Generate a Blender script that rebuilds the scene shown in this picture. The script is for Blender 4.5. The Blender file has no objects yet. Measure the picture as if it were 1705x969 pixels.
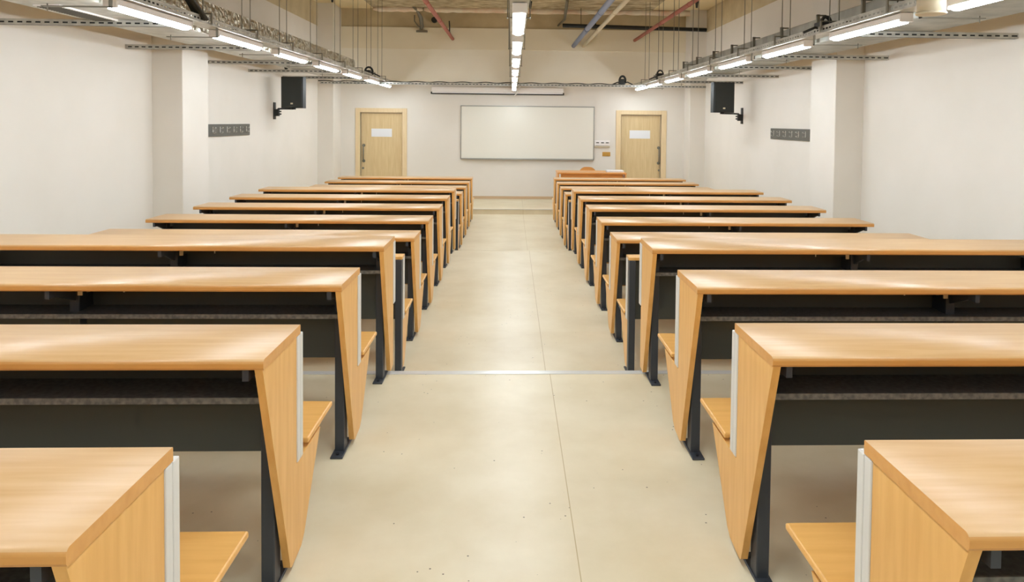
import bpy, bmesh, math, random
from mathutils import Vector, Matrix
random.seed(7)
C = bpy.context.scene.collection
S = bpy.context.scene

# ---------------------------------------------------------------- camera, world, exposure
H = 1.4845                                   # eye height above the rear floor level
W_, H_, F_ = 1705.0, 969.0, 1200.0
YAW, PIT, ROL, CX, CY = .0336869, .0342967, .00995093, 892.135, 244.093
cam_d = bpy.data.cameras.new('camera'); cam = bpy.data.objects.new('camera', cam_d); C.objects.link(cam)
c, s = math.cos(YAW), math.sin(YAW); cp, sp = math.cos(PIT), math.sin(PIT); cr, sr = math.cos(ROL), math.sin(ROL)
R0 = Vector((c, -s, 0)); FW = Vector((s*cp, c*cp, -sp)); U0 = Vector((s*sp, c*sp, cp))
RT = R0*cr + U0*sr; UP = -R0*sr + U0*cr
m = Matrix((RT, UP, -FW)).transposed().to_4x4(); m.translation = Vector((0, 0, H))
cam.matrix_world = m
cam_d.sensor_fit = 'HORIZONTAL'; cam_d.sensor_width = 36; cam_d.lens = F_/W_*36
cam_d.shift_x = (W_/2-CX)/W_; cam_d.shift_y = (CY-H_/2)/W_
cam_d.clip_start = .05; cam_d.clip_end = 100
S.camera = cam
w = bpy.data.worlds.new('world'); S.world = w; w.use_nodes = True
w.node_tree.nodes['Background'].inputs[0].default_value = (1, .95, .88, 1)
w.node_tree.nodes['Background'].inputs[1].default_value = .3
S.view_settings.view_transform = 'Standard'; S.view_settings.look = 'None'
S.view_settings.gamma = 1; S.view_settings.use_curve_mapping = False
S.view_settings.exposure = 0.0
LAMP_COL = (.90, 1.0, 1.08); LAMP_E = 71.0

# ---------------------------------------------------------------- materials
def lin(r, g, b):
    f = lambda v: (v/255/12.92) if v/255 <= .04045 else ((v/255+.055)/1.055)**2.4
    return (f(r), f(g), f(b), 1)
def mat(name, rgb, rough=.5, metal=0, spec=.5):
    m = bpy.data.materials.new(name); m.use_nodes = True
    b = m.node_tree.nodes['Principled BSDF']
    b.inputs['Base Color'].default_value = lin(*rgb); b.inputs['Roughness'].default_value = rough
    b.inputs['Metallic'].default_value = metal; b.inputs['Specular IOR Level'].default_value = spec
    return m
def nd(m, t, **k):
    n = m.node_tree.nodes.new(t)
    for a, v in k.items(): setattr(n, a, v)
    return n
def noise_mix(m, c1, c2, scale=(1, 1, 1), nscale=5, detail=4, lo=.35, hi=.65, bump=0, coord='Object', rough=None):
    t = m.node_tree; L = t.links; b = t.nodes['Principled BSDF']
    tc = nd(m, 'ShaderNodeTexCoord'); mp = nd(m, 'ShaderNodeMapping'); mp.inputs['Scale'].default_value = scale
    nz = nd(m, 'ShaderNodeTexNoise'); nz.inputs['Scale'].default_value = nscale; nz.inputs['Detail'].default_value = detail
    cr_ = nd(m, 'ShaderNodeValToRGB'); cr_.color_ramp.elements[0].position = lo; cr_.color_ramp.elements[1].position = hi
    cr_.color_ramp.elements[0].color = lin(*c1); cr_.color_ramp.elements[1].color = lin(*c2)
    L.new(tc.outputs[coord], mp.inputs[0]); L.new(mp.outputs[0], nz.inputs[0]); L.new(nz.outputs[0], cr_.inputs[0])
    L.new(cr_.outputs[0], b.inputs['Base Color'])
    if bump:
        bp = nd(m, 'ShaderNodeBump'); bp.inputs['Strength'].default_value = bump; bp.inputs['Distance'].default_value = .02
        L.new(nz.outputs[0], bp.inputs['Height']); L.new(bp.outputs[0], b.inputs['Normal'])
    return m
M = {}
M['top'] = noise_mix(mat('beech_laminate', (0, 0, 0), .33, 0, .4), (214, 167, 112), (225, 184, 132), (1.2, 14, 14), 3, 6, .3, .7)
M['edge'] = noise_mix(mat('beech_edge', (0, 0, 0), .35), (206, 146, 76), (216, 158, 88), (1, 12, 12), 3, 5, .3, .7)
M['panel'] = noise_mix(mat('beech_panel', (0, 0, 0), .36), (218, 162, 86), (230, 178, 104), (14, 14, 1.3), 3, 6, .3, .7)
M['seat'] = noise_mix(mat('beech_seat', (0, 0, 0), .38), (220, 164, 88), (230, 177, 102), (1.2, 14, 14), 3, 6, .3, .7)
M['strip'] = mat('light_grey_edge_profile', (214, 210, 203), .4)
M['steel'] = mat('charcoal_painted_steel', (52, 56, 62), .45)
M['dark'] = mat('charcoal_board', (66, 70, 66), .5)
M['shelf'] = noise_mix(mat('charcoal_shelf', (0, 0, 0), .6), (62, 66, 66), (84, 87, 86), (1, 1, 1), 60, 3)
M['shelfedge'] = noise_mix(mat('speckled_shelf_lip', (0, 0, 0), .6), (86, 87, 84), (122, 120, 114), (1, 1, 1), 60, 3)
M['bolt'] = mat('bolt', (28, 30, 36), .4, .3)
M['silver'] = mat('silver_metal', (190, 188, 182), .35, .8)
M['galv'] = noise_mix(mat('galvanised_steel', (0, 0, 0), .42, .55), (176, 174, 166), (204, 202, 194), (1, 1, 1), 9, 4)
M['galvduct'] = noise_mix(mat('weathered_duct_steel', (0, 0, 0), .5, .5), (140, 138, 128), (166, 163, 152), (1, 1, 1), 5, 4)
M['galvd'] = mat('dull_galvanised_steel', (128, 124, 112), .5, .5)
M['wall'] = noise_mix(mat('cream_wall_paint', (0, 0, 0), .65, 0, .3), (224, 217, 206), (228, 221, 211), (1, 1, 1), 1.3, 3)
M['wall2'] = noise_mix(mat('lightened_beam_paint', (0, 0, 0), .8, 0, .2), (234, 223, 200), (238, 229, 207), (1, 1, 1), 1.1, 4)  # front beam tone, raised to stand in for missing bounce light
M['wall3'] = noise_mix(mat('lightened_upper_wall_paint', (0, 0, 0), .7, 0, .3), (238, 230, 212), (242, 235, 219), (1, 1, 1), 1.1, 3)  # wall paint lightened above lamp height in place of upward light
M['conc'] = noise_mix(mat('bare_concrete', (0, 0, 0), .9, 0, .2), (188, 171, 138), (206, 190, 156), (1, 1, 1), 2.2, 6, bump=.2)
M['rough'] = noise_mix(mat('rough_ceiling_concrete', (0, 0, 0), .95, 0, .1), (150, 134, 106), (218, 204, 174), (1, 2.5, 1), 5, 9, .35, .68, bump=.8)
M['ceil'] = noise_mix(mat('ceiling_concrete', (0, 0, 0), .9, 0, .2), (226, 208, 168), (234, 217, 180), (1, 1, 1), 1.2, 5, bump=.1)
M['plaster'] = noise_mix(mat('plaster_edge', (0, 0, 0), .9), (228, 196, 170), (236, 228, 208), (1, 1, 1), 3, 6, bump=.4)
M['white'] = mat('white_enamel', (238, 232, 228), .35)
M['board'] = mat('whiteboard_surface', (232, 228, 216), .18)
M['alu'] = mat('aluminium_frame', (168, 166, 158), .35, .6)
M['oak'] = noise_mix(mat('pale_oak_door', (0, 0, 0), .4), (208, 180, 132), (220, 195, 150), (16, 16, 1), 3, 5, .3, .7)
M['oakf'] = noise_mix(mat('pale_oak_frame', (0, 0, 0), .4), (222, 196, 152), (230, 206, 166), (16, 16, 1), 3, 5, .3, .7)
M['paper'] = mat('white_paper', (228, 228, 230), .7)
M['black'] = mat('black_plastic', (30, 32, 30), .5)
M['grille'] = noise_mix(mat('speaker_grille', (0, 0, 0), .6), (30, 33, 30), (44, 47, 44), (1, 1, 1), 180, 2)
M['rack'] = mat('grey_rack_board', (90, 88, 80), .5)
M['brass'] = mat('brass_plate', (196, 150, 70), .4, .4)
M['orange'] = noise_mix(mat('orange_beech', (0, 0, 0), .35), (214, 146, 74), (226, 160, 88), (1, 12, 12), 3, 5)
M['red'] = mat('red_pipe_paint', (168, 92, 74), .6)
M['blue'] = mat('blue_pipe_paint', (122, 132, 158), .55)
M['beige'] = mat('beige_pipe', (206, 190, 158), .6)
M['cream'] = mat('cream_plastic', (206, 192, 164), .5)
M['base'] = mat('oak_skirting', (206, 176, 140), .45)
M['nosing'] = mat('pale_metal_nosing', (222, 220, 216), .3, .3)
# crumpled foil
f = M['foil'] = mat('crumpled_foil', (206, 200, 184), .28, .9)
t = f.node_tree; tc = nd(f, 'ShaderNodeTexCoord'); vo = nd(f, 'ShaderNodeTexVoronoi'); vo.inputs['Scale'].default_value = 16
n2 = nd(f, 'ShaderNodeTexNoise'); n2.inputs['Scale'].default_value = 12; n2.inputs['Detail'].default_value = 6
ad = nd(f, 'ShaderNodeMath', operation='ADD'); bp = nd(f, 'ShaderNodeBump'); bp.inputs['Strength'].default_value = 1; bp.inputs['Distance'].default_value = .06
t.links.new(tc.outputs['Object'], vo.inputs[0]); t.links.new(tc.outputs['Object'], n2.inputs[0])
t.links.new(vo.outputs[0], ad.inputs[0]); t.links.new(n2.outputs[0], ad.inputs[1]); t.links.new(ad.outputs[0], bp.inputs['Height'])
t.links.new(bp.outputs[0], t.nodes['Principled BSDF'].inputs['Normal'])
# floor: cream screed with soft blotches, specks and one joint
f = M['floor'] = mat('cream_screed', (0, 0, 0), .38, 0, .35); t = f.node_tree; L = t.links; b = t.nodes['Principled BSDF']
tc = nd(f, 'ShaderNodeTexCoord')
n1 = nd(f, 'ShaderNodeTexNoise'); n1.inputs['Scale'].default_value = 1.6; n1.inputs['Detail'].default_value = 7; n1.inputs['Roughness'].default_value = .6
r1 = nd(f, 'ShaderNodeValToRGB'); e = r1.color_ramp.elements; e[0].position = .33; e[1].position = .66
e[0].color = lin(212, 196, 162); e[1].color = lin(226, 213, 184)
L.new(tc.outputs['Object'], n1.inputs[0]); L.new(n1.outputs[0], r1.inputs[0])
v1 = nd(f, 'ShaderNodeTexVoronoi'); v1.inputs['Scale'].default_value = 19; L.new(tc.outputs['Object'], v1.inputs[0])
lt = nd(f, 'ShaderNodeMath', operation='LESS_THAN'); lt.inputs[1].default_value = .07; L.new(v1.outputs['Distance'], lt.inputs[0])
n3 = nd(f, 'ShaderNodeTexNoise'); n3.inputs['Scale'].default_value = 3; L.new(tc.outputs['Object'], n3.inputs[0])
g3 = nd(f, 'ShaderNodeMath', operation='GREATER_THAN'); g3.inputs[1].default_value = .55; L.new(n3.outputs[0], g3.inputs[0])
ml = nd(f, 'ShaderNodeMath', operation='MULTIPLY'); L.new(lt.outputs[0], ml.inputs[0]); L.new(g3.outputs[0], ml.inputs[1])
sx = nd(f, 'ShaderNodeSeparateXYZ'); L.new(tc.outputs['Object'], sx.inputs[0])
sb = nd(f, 'ShaderNodeMath', operation='SUBTRACT'); sb.inputs[1].default_value = .238; L.new(sx.outputs['X'], sb.inputs[0])
ab = nd(f, 'ShaderNodeMath', operation='ABSOLUTE'); L.new(sb.outputs[0], ab.inputs[0])
jl = nd(f, 'ShaderNodeMath', operation='LESS_THAN'); jl.inputs[1].default_value = .0020; L.new(ab.outputs[0], jl.inputs[0])
m1 = nd(f, 'ShaderNodeMixRGB'); m1.inputs[2].default_value = lin(120, 108, 88); L.new(r1.outputs[0], m1.inputs[1]); L.new(ml.outputs[0], m1.inputs[0])
m2 = nd(f, 'ShaderNodeMixRGB'); m2.inputs[2].default_value = lin(184, 162, 120); L.new(m1.outputs[0], m2.inputs[1]); L.new(jl.outputs[0], m2.inputs[0])
L.new(m2.outputs[0], b.inputs['Base Color'])
# lamp diffuser
f = M['lamp'] = bpy.data.materials.new('lit_lamp_diffuser'); f.use_nodes = True; t = f.node_tree
t.nodes.remove(t.nodes['Principled BSDF']); em = nd(f, 'ShaderNodeEmission'); em.inputs[0].default_value = (*LAMP_COL, 1); em.inputs[1].default_value = LAMP_E
t.links.new(em.outputs[0], t.nodes['Material Output'].inputs[0])

# ---------------------------------------------------------------- mesh helpers
class MB:
    def __init__(s): s.bm = bmesh.new(); s.mats = []
    def mi(s, k):
        if k is None: return 0
        if k not in s.mats: s.mats.append(k)
        return s.mats.index(k)
    def box(s, x0, x1, y0, y1, z0, z1, k=None, bev=0, seg=2):
        if x0 > x1: x0, x1 = x1, x0
        if y0 > y1: y0, y1 = y1, y0
        if z0 > z1: z0, z1 = z1, z0
        r = bmesh.ops.create_cube(s.bm, size=1)
        for v in r['verts']:
            v.co = Vector(((x0+x1)/2+v.co.x*(x1-x0), (y0+y1)/2+v.co.y*(y1-y0), (z0+z1)/2+v.co.z*(z1-z0)))
        fs = set(f for v in r['verts'] for f in v.link_faces); i = s.mi(k)
        for f in fs: f.material_index = i
        if bev:
            es = list(set(e for f in fs for e in f.edges))
            bmesh.ops.bevel(s.bm, geom=es, offset=bev, segments=seg, affect='EDGES', profile=.5)
        return s
    def prism(s, pts, x0, x1, k=None, axis='x'):
        """pts: (a,b) outline extruded along axis from x0 to x1"""
        def P(a, b, t):
            return {'x': (t, a, b), 'y': (a, t, b), 'z': (a, b, t)}[axis]
        v0 = [s.bm.verts.new(P(a, b, x0)) for a, b in pts]; v1 = [s.bm.verts.new(P(a, b, x1)) for a, b in pts]
        n = len(pts); i = s.mi(k); fs = [s.bm.faces.new(v0), s.bm.faces.new(v1[::-1])]
        for j in range(n): fs.append(s.bm.faces.new((v0[j], v0[(j+1) % n], v1[(j+1) % n], v1[j])))
        for f in fs: f.material_index = i
        bmesh.ops.recalc_face_normals(s.bm, faces=fs)
        return s
    def tube(s, pts, r, k=None, n=8, close=True):
        pts = [Vector(p) for p in pts]; i = s.mi(k); rings = []
        rr = r if isinstance(r, (list, tuple)) else [r]*len(pts)
        pu = None
        for j, p in enumerate(pts):
            d = (pts[min(j+1, len(pts)-1)]-pts[max(j-1, 0)]).normalized()
            if pu is None: u = d.orthogonal().normalized()
            else: u = (pu-d*pu.dot(d)); u = u.normalized() if u.length > 1e-6 else d.orthogonal().normalized()
            pu = u; v = d.cross(u)
            rings.append([s.bm.verts.new(p+(u*math.cos(2*math.pi*q/n)+v*math.sin(2*math.pi*q/n))*rr[j]) for q in range(n)])
        for a, b2 in zip(rings, rings[1:]):
            for q in range(n):
                f = s.bm.faces.new((a[q], a[(q+1) % n], b2[(q+1) % n], b2[q])); f.material_index = i; f.smooth = True
        if close:
            f = s.bm.faces.new(rings[0][::-1]); f.material_index = i
            f = s.bm.faces.new(rings[-1]); f.material_index = i
        return s
    def build(s, name, k=None, parent=None, loc=(0, 0, 0)):
        me = bpy.data.meshes.new(name)
        bmesh.ops.recalc_face_normals(s.bm, faces=s.bm.faces[:])
        s.bm.to_mesh(me); s.bm.free()
        for q in (s.mats or [k]):
            me.materials.append(M[q if q else k])
        o = bpy.data.objects.new(name, me); C.objects.link(o); o.location = loc
        if parent: o.parent = parent
        return o
def tag(o, label, cat, group=None, kind=None):
    o['label'] = label; o['category'] = cat
    if group: o['group'] = group
    if kind: o['kind'] = kind
    return o
def struct(o, label=None):
    o['kind'] = 'structure'
    if label: o['label'] = label
    return o
def empty(name, loc, label=None, cat=None, group=None):
    o = bpy.data.objects.new(name, None); C.objects.link(o); o.location = loc; o.empty_display_size = .1
    if label: tag(o, label, cat, group)
    return o
def kids(o): return [c_ for c_ in bpy.data.objects if c_.parent == o]
def dup(o, loc, label=None, parent=None):
    n = o.copy(); C.objects.link(n); n.location = loc
    if label: n['label'] = label
    if parent: n.parent = parent
    for ch in kids(o): dup(ch, ch.location, None, n)
    return n

# ---------------------------------------------------------------- room
FL = [0.0, -.1663, -.3326]; STG = -.2263
XL, XR, YW, YB = -4.07, 4.18, 15.95, -3.0
S1, S2, SR = 4.24, 9.18, 14.08
CEIL = H+2.44; BAND = H+1.96
mb = MB()
mb.box(XL-.2, XR+.2, YB-.2, S1, -.7, FL[0]); mb.box(XL-.2, XR+.2, S1, S2, -.7, FL[1]); mb.box(XL-.2, XR+.2, S2, YW+.2, -.7, FL[2])
struct(mb.build('floor', 'floor'))
struct(MB().box(XL-.0, XR, S1-.05, S1+.003, FL[0]-.03, FL[0]+.0035, bev=.001).build('trim_1', 'nosing'), 'pale metal nosing along the first floor step')
struct(MB().box(XL-.0, XR, S2-.03, S2+.002, FL[1]-.02, FL[1]+.002).build('trim_2', 'floor'), 'edge of the second floor step')
mb = MB(); mb.box(XL, XR, SR, YW, FL[2], STG-.004); mb.box(XL, XR, SR-.012, YW, STG-.004, STG)
struct(mb.build('floor_stage', 'floor'), 'low stage in front of the whiteboard wall')
struct(MB().box(XL, XR, SR-.016, SR-.0125, STG-.012, STG+.002).build('trim_3', 'nosing'), 'pale nosing along the stage edge')
# walls: painted below, bare concrete band on top
def wall(name, x0, x1, y0, y1, z0, split):
    mb = MB(); z = z0
    for zt, k in split: mb.box(x0, x1, y0, y1, z, zt, k); z = zt
    return struct(mb.build(name))
wall('wall_left', XL-.2, XL, YB-.2, YW+.2, -.6, [(BAND, 'wall'), (CEIL+.1, 'conc')])
wall('wall_right', XR, XR+.2, YB-.2, YW+.2, -.6, [(BAND, 'wall'), (CEIL+.1, 'conc')])
wall('wall_back', XL-.2, XR+.2, YB-.2, YB, -.6, [(BAND, 'wall'), (CEIL+.1, 'conc')])
D1 = (-3.427, -2.300, -3.322, -2.402, .267, .174)     # left door: outer x, inner x, outer top, inner top
D2 = (2.315, 3.443, 2.424, 3.324, .275, .183)
mb = MB()
xs = [XL-.2, D1[2], D1[3], D2[2], D2[3], XR+.2]
for a, b_ in ((0, 1), (2, 3), (4, 5)): mb.box(xs[a], xs[b_], YW, YW+.2, -.6, H+.3, 'wall')
mb.box(xs[1], xs[2], YW, YW+.2, H+D1[5], H+.3, 'wall'); mb.box(xs[3], xs[4], YW, YW+.2, H+D2[5], H+.3, 'wall')
mb.box(xs[0], xs[5], YW, YW+.2, H+.3, H+.78, 'wall')
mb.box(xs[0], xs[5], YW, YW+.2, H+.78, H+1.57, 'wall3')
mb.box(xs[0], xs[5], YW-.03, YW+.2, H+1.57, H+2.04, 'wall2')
mb.box(xs[0], xs[5], YW, YW+.2, H+2.04, CEIL+.1, 'conc')
struct(mb.build('wall_front'))
mb = MB(); mb.box(XL-.2, XR+.2, YB-.2, YW+.2, CEIL, CEIL+.15, 'ceil')
mb.box(-3.0, 3.0, YB, 15.75, CEIL-.02, CEIL+.01, 'rough')
struct(mb.build('ceiling'))
mb = MB()
for x0, x1 in ((-2.98, -1.93), (-1.90, -.05), (.12, 4.12)):
    pts = []; n = int((x1-x0)/.12)
    for j in range(n+1): pts.append((x0+(x1-x0)*j/n, 15.62+random.uniform(-.015, .015), CEIL-.05+random.uniform(-.008, .008)))
    mb.tube(pts, [.03]+[.062+random.uniform(-.008, .008) for _ in pts[2:]]+[.04], n=8)
struct(mb.build('trim_4', 'plaster'), 'rough pale plaster lip under the ceiling edge')
def pil(name, x0, x1, y0, y1):
    mb = MB(); mb.box(x0, x1, y0, y1, -.5, CEIL, 'wall', bev=.006, seg=1)
    return struct(mb.build(name))
pil('wall_left_column', XL-.05, -3.73, 8.31, 9.0)
pil('wall_right_column', 3.84, XR+.05, 8.45, 9.16)
pil('wall_left_corner_column', XL-.05, -3.74, 15.27, YW+.05)
pil('wall_right_corner_column', 3.84, XR+.05, 15.47, YW+.05)
mb = MB()
for x0, x1 in ((-3.74, D1[0]), (D1[1], D2[0]), (D2[1], 3.84)): mb.box(x0, x1, YW-.015, YW, STG, STG+.058, bev=.003, seg=1)
struct(mb.build('baseboard_front', 'base'))
def door(n, D, hx, side):
    x0, x1, a, b_, zo, zi = D; e = struct(empty('door_%d' % n, ((x0+x1)/2, YW, STG))); e['label'] = ('left' if n == 1 else 'right')+' pale oak door on the front wall'
    cx = (x0+x1)/2; zo = H+zo-STG; zi = H+zi-STG
    mb = MB(); y = .012
    mb.box(x0-cx, a-cx, -.02, .05, 0, zo, bev=.004, seg=1); mb.box(b_-cx, x1-cx, -.02, .05, 0, zo, bev=.004, seg=1)
    mb.box(a-cx, b_-cx, -.02, .05, zi, zo, bev=.004, seg=1)
    mb.box(a-cx-.005, a-cx+.012, .045, .19, 0, zi); mb.box(b_-cx-.012, b_-cx+.005, .045, .19, 0, zi); mb.box(a-cx, b_-cx, .045, .19, zi-.012, zi+.005)
    mb.build('door_frame', 'oakf', e)
    lf = MB().box(a-cx+.016, b_-cx-.016, .055, .1, .006, zi-.016, bev=.002, seg=1).build('door_leaf', 'oak', e)
    hz0, hz1 = H-.897-STG, H-.553-STG; hx -= cx
    mb = MB()
    for z in (hz0, hz1): mb.tube([(hx, .055, z), (hx, .043, z)], .034, n=20); mb.tube([(hx, .045, z), (hx, -.005, z)], .011)
    mb.tube([(hx, -.005, hz0-.01), (hx, -.005, hz1+.01)], .012, n=10)
    mb.build('door_handle', 'galvd', lf)
    z = H-1.056-STG; q = hx - side*.015
    mb = MB(); mb.tube([(q, .055, z), (q, .046, z)], .024, n=16); mb.box(q-.004, q+.004, .04, .05, z-.012, z+.006)
    mb.build('lock', 'galvd', lf)
door(1, D1, -3.255, 1); door(2, D2, 3.285, -1)
for x0, x1, z0, z1, lb in ((-3.09, -2.64, -.362, -.183, 'left'), (2.63, 3.09, -.350, -.167, 'right')):
    mb = MB()
    mb.box(x0, x1, YW+.050, YW+.0545, H+z0, H+z1)
    tag(mb.build('paper_notice', 'paper'), 'white rectangular notice sheet on the %s pale oak door' % lb, 'notice', 'notices on the two doors')

# ---------------------------------------------------------------- lecture desks
TOPZ = .80
def desk_proto(side, kind, LN=2.37):
    """local: origin on the floor under the far edge at the aisle end; +x*side runs away from the aisle"""
    e = empty({'unit': 'lecture_desk', 'front': 'lecture_desk', 'bench': 'seat_bench'}[kind], (0, 0, 0))
    X = lambda v: v*side
    T = TOPZ
    def bx(mb, x0, x1, *a, **k): return mb.box(X(x0), X(x1), *a, **k)
    if kind != 'bench':
        # table top with rounded near edge
        mb = MB(); r = .012; prof = [(0, T-.030), (0, T-.002), (-.002, T)]
        for j in range(0, 6):
            a = math.pi/2*j/5; prof.append((-.362+r-r*math.sin(a), T-r+r*math.cos(a)))
        prof += [(-.362, T-.024), (-.358, T-.030)]
        v0 = [mb.bm.verts.new((X(0), y, z)) for y, z in prof]; v1 = [mb.bm.verts.new((X(LN), y, z)) for y, z in prof]
        n = len(prof); it, ie = mb.mi('top'), mb.mi('edge')
        for vs in (v0, v1): mb.bm.faces.new(vs).material_index = ie
        for j in range(n):
            fc = mb.bm.faces.new((v0[j], v0[(j+1) % n], v1[(j+1) % n], v1[j]))
            z = (prof[j][1]+prof[(j+1) % n][1])/2; fc.material_index = it if z > T-.0045 else ie
            if 2 <= j <= 7: fc.smooth = True
        mb.build('tabletop', None, e)
        if kind == 'unit':
            pts = [(-.356, T-.03), (-.032, T-.03), (-.032, T-.458), (.262, T-.458), (.055, T-.742), (.02, T-.765), (-.085, T-.775), (-.10, T-.768)]
        else:
            pts = [(-.356, T-.03), (-.032, T-.03), (-.032, T-.40), (-.02, T-.41), (-.02, T-.765), (-.10, T-.775), (-.112, T-.768)]
        MB().prism(pts, X(.004), X(.027)).build('end_panel', 'panel', e)
    else:
        pts = [(-.03, T-.05), (.0, T-.05), (.0, T-.458), (.262, T-.458), (.055, T-.76), (.02, T-.775), (-.05, T-.775)]
        MB().prism(pts, X(.004), X(.024)).build('end_panel', 'panel', e)
        bx(MB(), 0, LN, -.085, .03, T-.05, T-.03, bev=.003).build('top_rail', 'panel', e)
    zb = T-.455 if kind != 'front' else T-.40
    mb = MB(); bx(mb, 0, .027, -.031, -.002, zb, T-.032, bev=.003); bx(mb, 0, .027, .001, .030, zb, T-.032, bev=.003); bx(mb, .004, .027, -.004, .003, zb+.002, T-.034)
    st = mb.build('edge_strip', 'strip', e)
    st['label'] = 'light grey edge strip'
    if kind == 'front': bx(MB(), .027, LN-.03, -.02, .012, zb+.02, T-.032, bev=.002).build('front_board', 'panel', e)
    else: bx(MB(), .027, LN-.03, -.004, .026, T-.398, T-.036 if kind == 'unit' else T-.05, bev=.002).build('backrest', 'seat', e)
    if kind != 'front':
        bx(MB(), .0, LN-.02, .095, .432, T-.447, T-.427, bev=.006).build('seat', 'seat', e)
    if kind != 'bench':
        bx(MB(), .027, LN-.035, -.044, -.032, T-.409, T-.03).build('modesty_panel', 'dark', e)
        mb = MB(); bx(mb, .028, LN-.035, -.225, -.046, T-.170, T-.165, 'shelf'); bx(mb, .028, LN-.035, -.229, -.2245, T-.179, T-.160, 'shelfedge')
        mb.build('under_shelf', None, e)
    else:
        bx(MB(), .04, LN-.035, -.034, -.006, T-.45, T-.06).build('back_panel', 'dark', e)
    py0, py1 = {'unit': (-.165, -.105), 'front': (-.190, -.130), 'bench': (-.10, -.04)}[kind]
    for fx in (.034 if kind != 'bench' else .002, LN/2, LN-.085):
        mb = MB(); ztop = T-.032 if kind != 'bench' else T-.05
        bx(mb, fx, fx+.042, py0, py1, 0.006, ztop, bev=.003, seg=1)
        if kind != 'bench':
            bx(mb, fx+.012, fx+.03, -.350, py0+.01, T-.066, T-.031)
            mb.prism([(py0+.01, T-.066), (py0+.01, T-.12), (-.30, T-.066)], X(fx+.014), X(fx+.028))
        if kind != 'front':
            bx(mb, fx+.008, fx+.034, py1-.01, .40, T-.476, T-.442)
            mb.prism([(py1-.01, T-.476), (py1-.01, T-.60), (.30, T-.476)], X(fx+.014), X(fx+.028))
        else: bx(mb, fx+.008, fx+.034, py1-.01, -.04, T-.40, T-.36)
        if kind != 'bench': bx(mb, fx+.008, fx+.034, py1-.01, -.0445, T-.2, T-.10)
        fr = mb.build('leg_frame', 'steel', e)
        mb = MB(); bx(mb, fx-.006, fx+.048, py0-.062, py1+.085, 0.0, .009, bev=.002, seg=1)
        ft = mb.build('foot_plate', 'steel', fr)
        for yy in (py0-.035, py1+.05): MB().tube([(X(fx+.021), yy, .009), (X(fx+.021), yy, .016)], .008, n=6).build('bolt', 'bolt', fr)
    if kind != 'bench':
        xm = LN*.507-.06
        bx(MB(), xm, xm+.02, -.215, -.209, T-.082, T-.031).build('bracket', 'silver', e)
        bx(MB(), xm-.17, xm-.165, -.20, -.196, T-.072, T-.031).build('hook', 'silver', e)
    return e
# rows: F = distance of the far table edge from the camera
RD = [1.505, 2.413, 3.358, 4.284, 5.603, 6.501, 7.406, 8.299, 9.204, 10.499, 11.407, 12.307, 13.208]
RO = [.017, .021, -.030, -.035, -.033, -.030, .018, .006, .012, .009, .006, .003, .003]
AL, AR = .700, .7735
DXL = {3: .012}; DXR = {2: .008}
lab = ['first and nearest, cut by the bottom corner', 'second from the viewer', 'third from the viewer', 'fourth, ending the near block',
       'fifth, starting the middle block', 'sixth from the viewer', 'seventh from the viewer', 'eighth from the viewer', 'ninth, ending the middle block',
       'tenth, starting the far block', 'eleventh from the viewer', 'twelfth from the viewer', 'thirteenth and last, closest to the stage']
for side, nm in ((-1, 'left'), (1, 'right')):
    protos = {}
    for i in range(13):
        kind = 'front' if i in (3, 8) else 'unit'
        b_ = 0 if i < 4 else 1 if i < 9 else 2
        x = -(AL-DXL.get(i, 0)) if side < 0 else AR+DXR.get(i, 0)
        y = RD[i] if side < 0 else RD[i]+RO[i]
        loc = (x, y, FL[b_])
        lb = 'beech lecture desk %s of the aisle, %s' % (nm, lab[i])
        if kind not in protos:
            o = protos[kind] = desk_proto(side, kind); o.location = loc; tag(o, lb, 'desk', 'lecture desks in rows %s of the aisle' % nm)
        else: o = dup(protos[kind], loc, lb)
    for i, y in ((1, 4.745), (2, 9.655)):
        x = -AL if side < 0 else AR
        lb = 'low bench without desk %s of the aisle, behind the %s block' % (nm, 'middle' if i == 1 else 'far')
        if i == 1: b0 = desk_proto(side, 'bench'); b0.location = (x, y, FL[i]); tag(b0, lb, 'bench', 'desk-less seat benches')
        else: dup(b0, (x, y, FL[i]), lb)

# ---------------------------------------------------------------- front wall furniture
e = empty('whiteboard', (.35, YW, H-.24), 'large white dry-erase board with thin grey metal frame on the front wall', 'whiteboard')
x0, x1, z0, z1 = -1.128-.35, 1.833-.35, -.834+.24, .349+.24
MB().box(x0+.01, x1-.01, -.022, -.002, z0+.01, z1-.01).build('writing_surface', 'board', e)
mb = MB()
mb.box(x0, x0+.022, -.03, 0, z0, z1, bev=.003, seg=1); mb.box(x1-.022, x1, -.03, 0, z0, z1, bev=.003, seg=1)
mb.box(x0, x1, -.03, 0, z1-.022, z1, bev=.003, seg=1); mb.box(x0, x1, -.03, 0, z0, z0+.022, bev=.003, seg=1)
mb.build('frame', 'alu', e)
MB().box(x0+.02, x1-.02, -.085, -.028, z0-.006, z0+.008, bev=.002, seg=1).build('pen_tray', 'alu', e)
e = empty('projector_screen', (-.31, YW, H+.68), 'rolled-up white projector screen with black bottom bar above the whiteboard', 'projector screen')
x0, x1 = -1.763+.31, 1.136+.31
MB().box(x0, x1, -.13, -.01, -.035, .07, bev=.02, seg=3).build('casing', 'white', e)
MB().box(x0+.02, x1-.02, -.075, -.065, -.075, -.03).build('screen_fabric', 'white', e)
MB().box(x0+.01, x1-.01, -.085, -.055, -.092, -.068, bev=.005).build('bottom_bar', 'black', e)
mb = MB()
for q in (x0-.012, x1-.012): mb.box(q, q+.024, -.10, -.04, -.09, -.04, bev=.003)
mb.build('end_cap', 'black', e)
mb = MB(); mb.tube([(.145, 15.62, H+.80), (.17, 15.70, H+.78), (.165, 15.76, H+.70), (.12, 15.80, H+.63), (.06, 15.81, H+.575), (.05, 15.81, H+.56)], .011)
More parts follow.
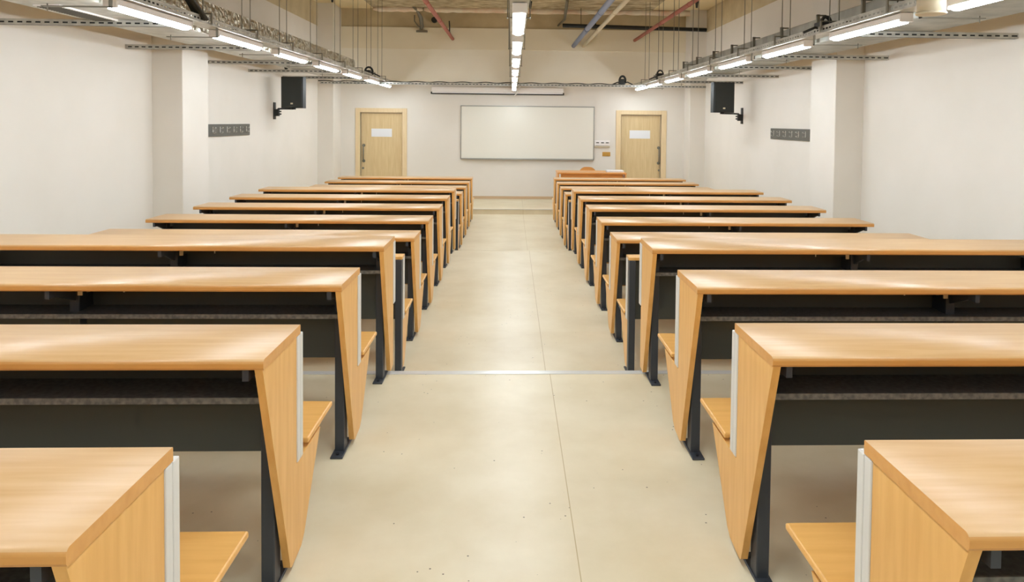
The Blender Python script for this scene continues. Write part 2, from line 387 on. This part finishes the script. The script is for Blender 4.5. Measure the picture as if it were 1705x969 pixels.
tag(mb.build('white_cable', 'white'), 'short white cable curling down beside the far end of the middle lamp row', 'cable')
e = empty('socket_strip', (2.01, YW, H-.455), 'white strip of three wall sockets right of the whiteboard', 'socket strip')
MB().box(-.17, .17, -.035, 0, -.055, .055, bev=.004).build('housing', 'white', e)
for q in (-.105, .005, .11):
    MB().box(q-.042, q+.042, -.040, -.034, -.03, .038, bev=.002).build('socket_plate', 'white', e)
    MB().box(q-.032, q+.032, -.043, -.039, -.004, .02, bev=.002).build('socket_slot', 'rack', e)
tag(MB().box(1.84, 2.18, YW-.05, YW, H-.548, H-.53, bev=.003, seg=1).build('cable_ledge', 'beige'), 'narrow beige ledge under the three wall sockets', 'ledge')
e = empty('wall_switch', (2.108, YW, H-.70), 'small brass double switch plate below the wall sockets', 'switch')
MB().box(-.088, .088, -.014, 0, -.047, .047, bev=.004).build('switch_plate', 'brass', e)
for q in (-.04, .04): MB().box(q-.03, q+.03, -.02, -.012, -.03, .03, bev=.003).build('rocker', 'brass', e)
# teacher's desk, chair, papers
TD = 14.45; ZT = H-1.0-STG
e = empty('teacher_desk', (1.61, TD, STG), 'orange beech teacher desk on the stage in front of the right door', 'desk')
MB().box(-.69, .69, -.2, .5, ZT-.028, ZT, bev=.004).build('tabletop', 'orange', e)
MB().box(-.62, .62, -.11, -.09, .12, ZT-.028).build('front_panel', 'orange', e)
for q in (-.685, .66): MB().box(q, q+.025, -.17, .48, 0, ZT-.028, bev=.002, seg=1).build('side_panel', 'orange', e)
tag(MB().box(1.93, 2.27, 14.45, 14.68, STG+ZT, STG+ZT+.035, bev=.005).build('paper_stack', 'paper'), 'flat white stack of papers on the right end of the teacher desk', 'paper stack')
e = empty('teacher_chair', (1.635, 15.2, STG), 'orange wooden chair behind the teacher desk with a curved backrest', 'chair')
mb = MB(); pf = [(-.2, .2), (.2, .2), (.21, -.1), (.17, -.2), (-.17, -.2), (-.21, -.1)]; mb.prism(pf, .43, .45, axis='z'); mb.build('seat', 'orange', e)
mb = MB(); n = 14; zt = H-.955-STG
va = []
for j in range(n+1):
    a = j/n*2-1; x = .215*a; y = .2-.05*a*a; h = .16*(1-abs(a)**3.2)+.0
    va.append([mb.bm.verts.new(p) for p in ((x, y, zt-.17), (x, y, zt-.155+h*.97), (x, y+.014, zt-.155+h*.97), (x, y+.014, zt-.17))])
for a, b2 in zip(va, va[1:]):
    for q in range(4): mb.bm.faces.new((a[q], a[(q+1) % 4], b2[(q+1) % 4], b2[q])).smooth = False
mb.bm.faces.new(va[0]); mb.bm.faces.new(va[-1][::-1]); mb.build('backrest', 'orange', e)
for q in (-.17, .17):
    MB().tube([(q, .17, 0), (q, .19, .45), (q*.9, .2, zt-.12)], .014).build('leg', 'steel', e)
    MB().tube([(q, -.17, 0), (q, -.16, .432)], .014).build('leg', 'steel', e)

# ---------------------------------------------------------------- speakers and coat racks
def speaker(side, cx, cy, wall_x, plate_y, label):
    e = empty('loudspeaker', (cx, cy, H+.45), label, 'loudspeaker', 'wall loudspeakers')
    ang = side*.12; w_ = .185; d = .30
    e.rotation_euler = (0, 0, ang)
    mb = MB(); mb.prism([(-w_, 0), (w_, 0), (w_, .12), (w_*.62, d), (-w_*.62, d), (-w_, .12)], -.26, .255, axis='z')
    mb.build('cabinet', 'black', e)
    MB().box(-w_+.012, w_-.012, -.012, .002, -.245, .242, bev=.006).build('grille', 'grille', e)
    MB().box(-.02, .02, -.016, -.0115, -.20, -.175, bev=.001, seg=1).build('badge', 'cream', e)
    # bracket: arm and plate as a fixed wall part of its own
    g = empty('speaker_bracket', (wall_x, plate_y, H+.145), 'black steel wall bracket carrying the %s loudspeaker' % ('left' if side < 0 else 'right'), 'bracket', 'loudspeaker brackets')
    s_ = -side
    MB().box(0, s_*.02, -.045, .045, -.145, .145, bev=.003, seg=1).build('wall_plate', 'black', g)
    mb = MB(); mb.box(s_*.018, s_*.09, -.035, .035, -.09, .03, bev=.006)
    ax = cx-wall_x; ay = cy+.08-plate_y
    mb.tube([(s_*.05, 0, .0), (s_*.08, -.02, .035), (ax*.5, ay*.5, .035), (ax, ay, .033)], .016)
    mb.tube([(ax, ay, .02), (ax, ay, .045)], .04, n=12)
    mb.build('arm', 'black', g)
    for z in (-.01, -.055):
        MB().tube([(s_*.088, -.01, z), (s_*.125, -.01, z)], [.006, .014]).build('clamp_knob', 'black', g)
speaker(-1, -3.63, 12.05, XL, 12.5, 'black loudspeaker box high on the left wall on a bracket')
speaker(1, 3.60, 12.15, XR, 12.95, 'black loudspeaker box high on the right wall on a bracket')
def rack(wx, side, y0, z0, label, n=6):
    e = empty('coat_rack', (wx, y0+.77, z0), label, 'coat rack', 'grey coat racks on the side walls')
    s_ = -side
    MB().box(0, s_*.02, -.77, .77, -.085, .085, bev=.003, seg=1).build('back_board', 'rack', e)
    for j in range(n):
        y = -.62+1.24*j/(n-1)
        mb = MB(); mb.box(s_*.018, s_*.026, y-.012, y+.012, -.04, .05, bev=.002, seg=1)
        mb.tube([(s_*.026, y, .02), (s_*.05, y, .022), (s_*.065, y, .04)], [.005, .005, .011])
        mb.tube([(s_*.026, y, -.025), (s_*.04, y, -.042), (s_*.055, y, -.035), (s_*.058, y, -.02)], [.005, .005, .005, .010])
        mb.build('hook', 'silver', e)
rack(XL, -1, 9.76, H-.16, 'grey coat rack board with six hooks on the left wall')
rack(XR, 1, 9.92, H-.15, 'grey coat rack board with six hooks on the right wall')

# ---------------------------------------------------------------- ceiling services
LX, CXX, RX = -2.6, .043, 2.7
def perf(mb, p0, axis, ln, h, th=.002, pitch=.06, flip=False):
    """a slotted flange: two rails with webs; runs along axis from p0, upright"""
    x, y, z = p0; a, b2 = h*.36, h*.64
    n = int(ln/pitch)
    if axis == 'y':
        mb.box(x, x+th, y, y+ln, z, z+a); mb.box(x, x+th, y, y+ln, z+b2, z+h)
        for j in range(n): mb.box(x, x+th, y+j*pitch, y+j*pitch+pitch*.4, z+a, z+b2)
    else:
        mb.box(x, x+ln, y, y+th, z, z+a); mb.box(x, x+ln, y, y+th, z+b2, z+h)
        for j in range(n): mb.box(x+j*pitch, x+j*pitch+pitch*.4, y, y+th, z+a, z+b2)
def tray(cx, wd, z, h, label, y0=YB+.3, y1=15.75):
    e = empty('cable_tray', (cx, y0, z), label, 'cable tray', 'long cable trays')
    ln = y1-y0
    mb = MB(); mb.box(-wd/2, wd/2, 0, ln, 0, .003)
    mb.build('tray_floor', 'galv', e)
    for sx_ in (-wd/2-.002, wd/2):
        mb = MB(); perf(mb, (sx_, 0, .002), 'y', ln, h); mb.box(sx_-.004, sx_+.006, 0, ln, h, h+.006)
        mb.build('side_flange', 'galv', e)
    return e
tray(LX+.02, .15, H+.775, .05, 'perforated metal cable tray above the left lamp row')
tray(RX-.02, .15, H+.775, .05, 'perforated metal cable tray above the right lamp row')
tray(CXX, .115, H+.733, .04, 'perforated metal cable tray above the middle lamp row')
# lamps
def lamp_proto(w_=.088, ln=1.05):
    e = empty('linear_lamp', (0, 0, 0))
    MB().box(-w_/2, w_/2, -.03, ln+.03, .024, .067, bev=.004).box(-.025, .025, -.03, ln+.03, .006, .026).build('lamp_body', 'white', e)
    mb = MB(); d = .031; pts = [(-.027, .0180)]
    for j in range(0, 7):
        a = math.pi*j/6; pts.append((-d*math.cos(a), .008-.013*math.sin(a)))
    pts.append((.027, .0180)); mb.prism(pts, 0, ln, axis='y'); mb.build('diffuser', 'lamp', e)
    for yy in (-.032, ln+.012): MB().box(-w_/2-.002, w_/2+.002, yy, yy+.02, .006, .068, bev=.003, seg=1).build('end_cap', 'white', e)
    return e
ordn = ['nearest visible', 'second', 'third', 'fourth', 'fifth', 'sixth', 'seventh', 'eighth']
proto = lamp_proto(); used = False
for nm, lx, z, ys, nvis in (('left', LX, H+.705, 4.80, 7), ('middle', CXX, H+.662, 4.48, 7), ('right', RX, H+.705, 3.28, 8)):
    k0 = -int((ys+2.4)/1.63)
    for k in range(k0, nvis):
        y = ys+1.63*k
        if k == nvis-1 and nm != 'middle': y -= .22
        if k >= 0:
            if k == 0: q = 'nearest one in view'
            elif k == nvis-1: q = 'farthest, next to the front wall'
            else: q = '%s from the viewer' % ordn[k]
            lb = 'lit white linear lamp in the %s row, %s' % (nm, q)
        else: lb = 'lit white linear lamp of the %s row above and behind the viewer' % nm
        if not used: o = proto; used = True; o.location = (lx, y, z); tag(o, lb, 'lamp', 'linear ceiling lamps')
        else: o = dup(proto, (lx, y, z), lb)
# connector pieces in the gaps between the lamps
k = 0
# hangers
def hanger_proto(side):
    """side: +1 drop leg toward +x"""
    e = empty('tray_hanger', (0, 0, 0)); s_ = side
    mb = MB(); mb.box(-s_*.16, s_*.096, -.012, .012, .085, .095); mb.box(s_*.087, s_*.097, -.012, .012, .0, .095)
    mb.build('hanger_bar', 'galvd', e)
    for x in (s_*.02, -s_*.06):
        MB().tube([(x, 0, .07), (x, 0, 1.663)], .0045, n=6).build('threaded_rod', 'galvd', e)
    return e
hl = [1.2, 2.4, 3.6, 4.5, 6.08, 7.16, 8.30, 9.56, 10.85, 12.09, 13.2, 14.3]
hr = [1.35, 2.55, 3.74, 4.93, 6.0, 7.07, 8.23, 9.41, 10.6, 11.86, 13.1, 14.4]
for nm, tx, ys, sd in (('left', LX+.02, hl, 1), ('right', RX-.02, hr, -1)):
    p = hanger_proto(sd)
    vis = [y for y in ys if y > 4.45]
    for j, y in enumerate(ys):
        if y > 4.45:
            q = ['nearest', 'second nearest', 'third nearest', 'fourth', 'fifth', 'sixth', 'seventh', 'eighth'][vis.index(y)] if y != vis[-1] else 'farthest'
            lb = 'thin rod hanger holding the %s cable tray, %s%s' % (nm, q, ' in view' if q in ('nearest', 'farthest') else ' from the viewer')
        else: lb = 'thin rod hanger holding the %s cable tray above the viewer' % nm
        loc = (tx, y, H+.777)
        if j == 0: p.location = loc; tag(p, lb, 'hanger', 'rod hangers of the side trays')
        else: dup(p, loc, lb)
# rods of the middle tray
p = None
for j, y in enumerate([2.2, 5.05, 7.2, 9.4, 11.6, 13.8]):
    lb = 'rod hanger clamped to both edges of the middle cable tray, %s' % ['above the viewer', 'nearest in view', 'second in view', 'third in view', 'fourth in view', 'farthest in view'][j]
    if p is None:
        p = empty('tray_hanger', (CXX, y, H+.728)); tag(p, lb, 'hanger', 'rod hangers of the middle tray')
        MB().box(-.085, .085, -.012, .012, -.007, -.001).build('hanger_bar', 'galvd', p)
        for x in (-.078, .078): MB().tube([(x, 0, -.012), (x, 0, 1.708)], .004, n=6).build('threaded_rod', 'galvd', p)
    else: dup(p, (CXX, y, H+.728), lb)
# struts to the side walls
def strut(x0, x1, y, z, label, group='slotted struts across the ducts'):
    e = MB(); ln = x1-x0
    e.mi('galv'); perf(e, (0, 0, 0), 'x', ln, .045, .003, .07); e.box(0, ln, .012, .043, 0.001, .045, 'black'); e.box(0, ln, 0, .043, .044, .047, 'galv')  # black box behind the slots stands for the channel's shaded inside
    return tag(e.build('slotted_strut', 'galvd', loc=(x0, y, z)), label, 'strut', group)
for j, y in enumerate([5.84, 7.75, 9.69, 11.29, 12.95]):
    strut(XL, -2.665, y, H+.775-.049, 'slotted steel strut from the left wall to the left tray, %s' % ['nearest in view', 'in front of the column', 'just beyond the column', 'fourth from the viewer', 'farthest, above the loudspeaker'][j])
for j, y in enumerate([5.85, 7.90, 9.47, 11.20, 12.95]):
    strut(2.765, XR, y, H+.775-.049, 'slotted steel strut from the right wall to the right tray, %s' % ['nearest in view', 'in front of the column', 'just beyond the column', 'fourth from the viewer', 'farthest, above the loudspeaker'][j])
strut(XL+.33, 3.84, 14.178, H+.700, 'long slotted strut spanning the room above the rolled-up screen', 'cross strut')
# flat support bars in the lamp gaps
for sd, nm, lx, ys in ((-1, 'left', LX, [4.62+1.63*k for k in range(0, 6)]), (1, 'right', RX, [4.56+1.63*k for k in range(0, 7)])):
    for j, y in enumerate(ys):
        x0 = lx-sd*.09; x1 = lx+sd*.33
        mb = MB(); mb.box(0, x1-x0, -.018, .018, 0, .006); mb.box(0, sd*.006, -.018, .018, 0, .085); mb.tube([(x1-x0-sd*.03, 0, -.025), (x1-x0-sd*.03, 0, .02)], .004, n=6)
        tag(mb.build('support_bar', 'galvd', loc=(x0, y, H+.688)), 'bent dark support bar in the %s gap between lamps of the %s row' % (['first', 'second', 'third', 'fourth', 'fifth', 'sixth', 'seventh'][j], nm), 'bracket', 'support bars between lamps')
# ducts
def duct(nm, xi, xo, zt, y1, km, label):
    zb = H+.775; e = empty('air_duct', ((xi+xo)/2, YB, zb), label, 'air duct', 'long air ducts'); w2 = abs(xo-xi)/2; ht = H+zt-zb
    body = MB().box(-w2, w2, .05, y1-YB, .0, ht, bev=.006, seg=1)
    body.build('duct_casing', km, e)
    return e, w2, ht
e, w2, ht = duct('left', -2.80, -3.40, 1.065, 12.9, 'galv', 'foil-wrapped rectangular air duct running along the left lamp row')
random.seed(3); y = 3.0
mb = MB(); n = 150; rows = 5; grid = []
for j in range(n+1):
    yy = 5.0+(12.9-5.0)*j/n-YB
    grid.append([mb.bm.verts.new((w2+.006+random.uniform(0, .012)*(0 if r in (0, rows) else 1), yy+random.uniform(-.012, .012), ht*r/rows)) for r in range(rows+1)])
for a, b2 in zip(grid, grid[1:]):
    for r in range(rows): mb.bm.faces.new((a[r], a[r+1], b2[r+1], b2[r]))
for r in range(rows+1):
    pass
fo = mb.build('foil_wrap', 'foil', e)
sol = fo.modifiers.new('t', 'SOLIDIFY'); sol.thickness = .003; sol.offset = -1
mb = MB(); yg = 5.1-YB
mb.box(-.2, -.02, yg, yg+.75, -.012, .001, 'white')
for j in range(24): mb.box(-.185, -.035, yg+.02+j*.03, yg+.03+j*.03, -.017, -.010, 'rack')
mb.build('vent_grille', None, e)
e, w2, ht = duct('right', 2.90, 3.46, 1.005, 12.15, 'galvduct', 'plain galvanised rectangular air duct running along the right lamp row')
for y in (12.1, 11.22, 10.29, 9.43, 8.57, 7.68, 6.76, 5.88, 5.0):
    MB().box(-w2-.028, -w2, y-YB-.012, y-YB+.012, .0, ht+.035).box(-w2-.028, -w2+.06, y-YB-.012, y-YB+.012, ht+.02, ht+.032).build('duct_flange', 'galvd', e)

# pipes near the ceiling (all run along the room)
def pipe(x, z, r, k, label, y0=YB, y1=YW-.03, dx=0):
    mb = MB(); mb.tube([(x+dx, y0, H+z), (x, y1, H+z)], r, n=14)
    for yy in (13.0, 11.0): mb.tube([(x, yy, H+z), (x, yy+.04, H+z)], r*1.12, n=14)
    o = mb.build('ceiling_pipe', k); tag(o, label, 'pipe', 'pipes under the ceiling'); return o
pipe(-1.31, 1.80, .036, 'red', 'rusty red pipe under the ceiling left of the middle lamp row')
pipe(1.345, 1.68, .045, 'blue', 'blue-grey pipe under the ceiling right of the middle lamp row')
pipe(1.56, 1.68, .036, 'beige', 'beige pipe under the ceiling right beside the blue-grey one')
pipe(2.70, 1.82, .034, 'red', 'rusty red pipe under the ceiling at the right side')
mb = MB(); mb.tube([(1.06, 15.35, H+2.05), (4.14, 15.35, H+2.0)], .042, n=14)
for q in (1.45, 3.55): mb.tube([(q, 15.35, H+2.04), (q, 15.35, CEIL)], .006, n=6)
tag(mb.build('black_pipe', 'black'), 'long black pipe crossing under the ceiling in front of the right upper wall', 'pipe')
mb = MB(); mb.tube([(1.08, 14.3, CEIL-.03), (1.10, 15.0, H+2.30), (1.12, 15.6, H+2.22), (1.0, YW-.03, H+2.12)], [.03, .035, .03, .02], n=10)
tag(mb.build('grey_conduit', 'galvd'), 'short mottled grey conduit hanging under the ceiling left of the blue-grey pipe', 'conduit')
mb = MB()
mb.tube([(-2.12, 15.5, CEIL), (-2.05, 15.6, H+2.36), (-1.98, 15.7, H+2.22), (-1.97, 15.85, H+2.05), (-2.0, 15.88, H+1.99)], [.03, .03, .045, .04, .03], n=8)
mb.tube([(-2.12, 15.75, H+2.28), (-2.13, 15.8, H+2.16), (-2.06, 15.85, H+2.06), (-2.0, 15.85, H+2.02)], .015, n=6)
mb.box(-2.1, -1.86, 15.86, 15.91, H+1.93, H+1.97)
tag(mb.build('cable_clump', 'galvd'), 'ragged grey clump of old cable on the upper front wall left of the red pipe', 'cable')
mb = MB(); mb.tube([(-1.71, 15.84, H+2.20), (-1.71, YW, H+2.20)], .062, n=20); tag(mb.build('pipe_stub', 'black'), 'round black pipe stub in the concrete band left of the red pipe', 'pipe')
mb = MB(); mb.tube([(1.78, 15.84, H+2.13), (1.78, YW, H+2.13)], .062, n=20); tag(mb.build('pipe_stub', 'black'), 'round black pipe stub behind the black pipe beside the beige pipe', 'pipe')
mb = MB(); mb.tube([(-1.38, 15.85, H+2.18), (-1.37, 15.83, H+2.06), (-1.375, 15.86, H+1.95), (-1.34, 15.8, H+1.86)], .014, n=6)
tag(mb.build('black_hose', 'black'), 'short dark hose hanging behind the lower end of the left red pipe', 'hose')
for x, y, z, nm in ((.35, 14.6, CEIL, 'right of the middle tray'), (-3.5, 14.2, CEIL, 'near the left wall'), (3.63, 14.2, CEIL, 'near the right wall')):
    mb = MB(); mb.tube([(x, y, z), (x, y, z-.05), (x, y, z-.16)], [.05, .035, .02], n=10)
    tag(mb.build('ceiling_anchor', 'black'), 'small black fitting hanging from the ceiling %s' % nm, 'fitting')
# black boxes and cable coils riding on the trays
def coil(x, y, z, r, label, seed, box=True):
    random.seed(seed); mb = MB()
    for q in range(3):
        pts = []; rr = r*random.uniform(.8, 1.1); tx = random.uniform(-.3, .3)
        for j in range(15):
            a = 2*math.pi*j/14; pts.append((x+rr*.8*math.cos(a)*math.cos(tx), y+rr*math.cos(a)*.35+q*.012, z+r+rr*math.sin(a)))
        mb.tube(pts, .011, n=6)
    if box: mb.box(x-.07, x+.03, y-.05, y+.1, z, z+r*1.3, bev=.01)
    mb.tube([(x-.2, y, z+.0), (x-.1, y, z+.045), (x, y, z+.03), (x+.1, y, z+.05), (x+.2, y, z+.0)], .012, n=6)
    tag(mb.build('cable_coil', 'black'), label, 'cable coil', 'black cable coils on the trays')
coil(-2.56, 13.0, H+.783, .085, 'black cable coil on the far part of the left cable tray', 1)
coil(2.18, 14.20, H+.752, .085, 'black cable coil on the cross strut left of the right lamps', 2)
coil(2.66, 12.9, H+.783, .085, 'black cable coil on the far part of the right cable tray', 3)
coil(2.68, 6.1, H+.783, .075, 'black cable coil and box on the near part of the right cable tray', 4)
mb = MB()
for q in range(5):
    mb.tube([(-2.66+q*.02, 4.6, H+.83+.01*q), (-2.64+q*.02, 5.0, H+.92), (-2.60+q*.018, 5.35, H+.98+q*.01), (-2.53+q*.012, 5.7, H+.93), (-2.55+q*.02, 5.95, H+.80)], .013, n=7)
mb.box(-2.70, -2.60, 5.25, 5.45, H+.785, H+1.12, bev=.01)
mb.tube([(-2.65, 5.35, H+1.1), (-2.65, 5.35, CEIL)], .03, n=8)
tag(mb.build('cable_bundle', 'black'), 'thick black cable bundle with drop pipe on the near part of the left cable tray', 'cable')
mb = MB(); pts = [(XL+.3+.05*j, 14.198, H+.758+.008*math.sin(j*.7)) for j in range(120)]; mb.tube(pts, .009, n=6)
tag(mb.build('loose_cable', 'black'), 'thin dark cable lying along the cross strut above the screen', 'cable')
mb = MB(); mb.tube([(-3.50, 11.31, H+.775), (-3.50, 11.31, H+.80), (-3.46, 11.29, H+.83)], [.02, .03, .035], n=10)
tag(mb.build('strut_clamp', 'black'), 'small black fitting on the fourth left strut', 'fitting')
# drum shaped unit
e = empty('drum_unit', (2.515, 4.28, H+.668), 'round cream drum-shaped unit between two lamps of the right row', 'ceiling unit')
MB().tube([(0, 0, .012), (0, 0, .098), (0, 0, .104)], [.080, .080, .073], n=40).build('drum_body', 'cream', e)
MB().tube([(0, 0, 0), (0, 0, .008), (0, 0, .014)], [.082, .088, .082], n=40).build('drum_rim', 'cream', e)
MB().box(-.015, .085, -.015, .015, .104, .110).build('mounting_arm', 'galvd', e)
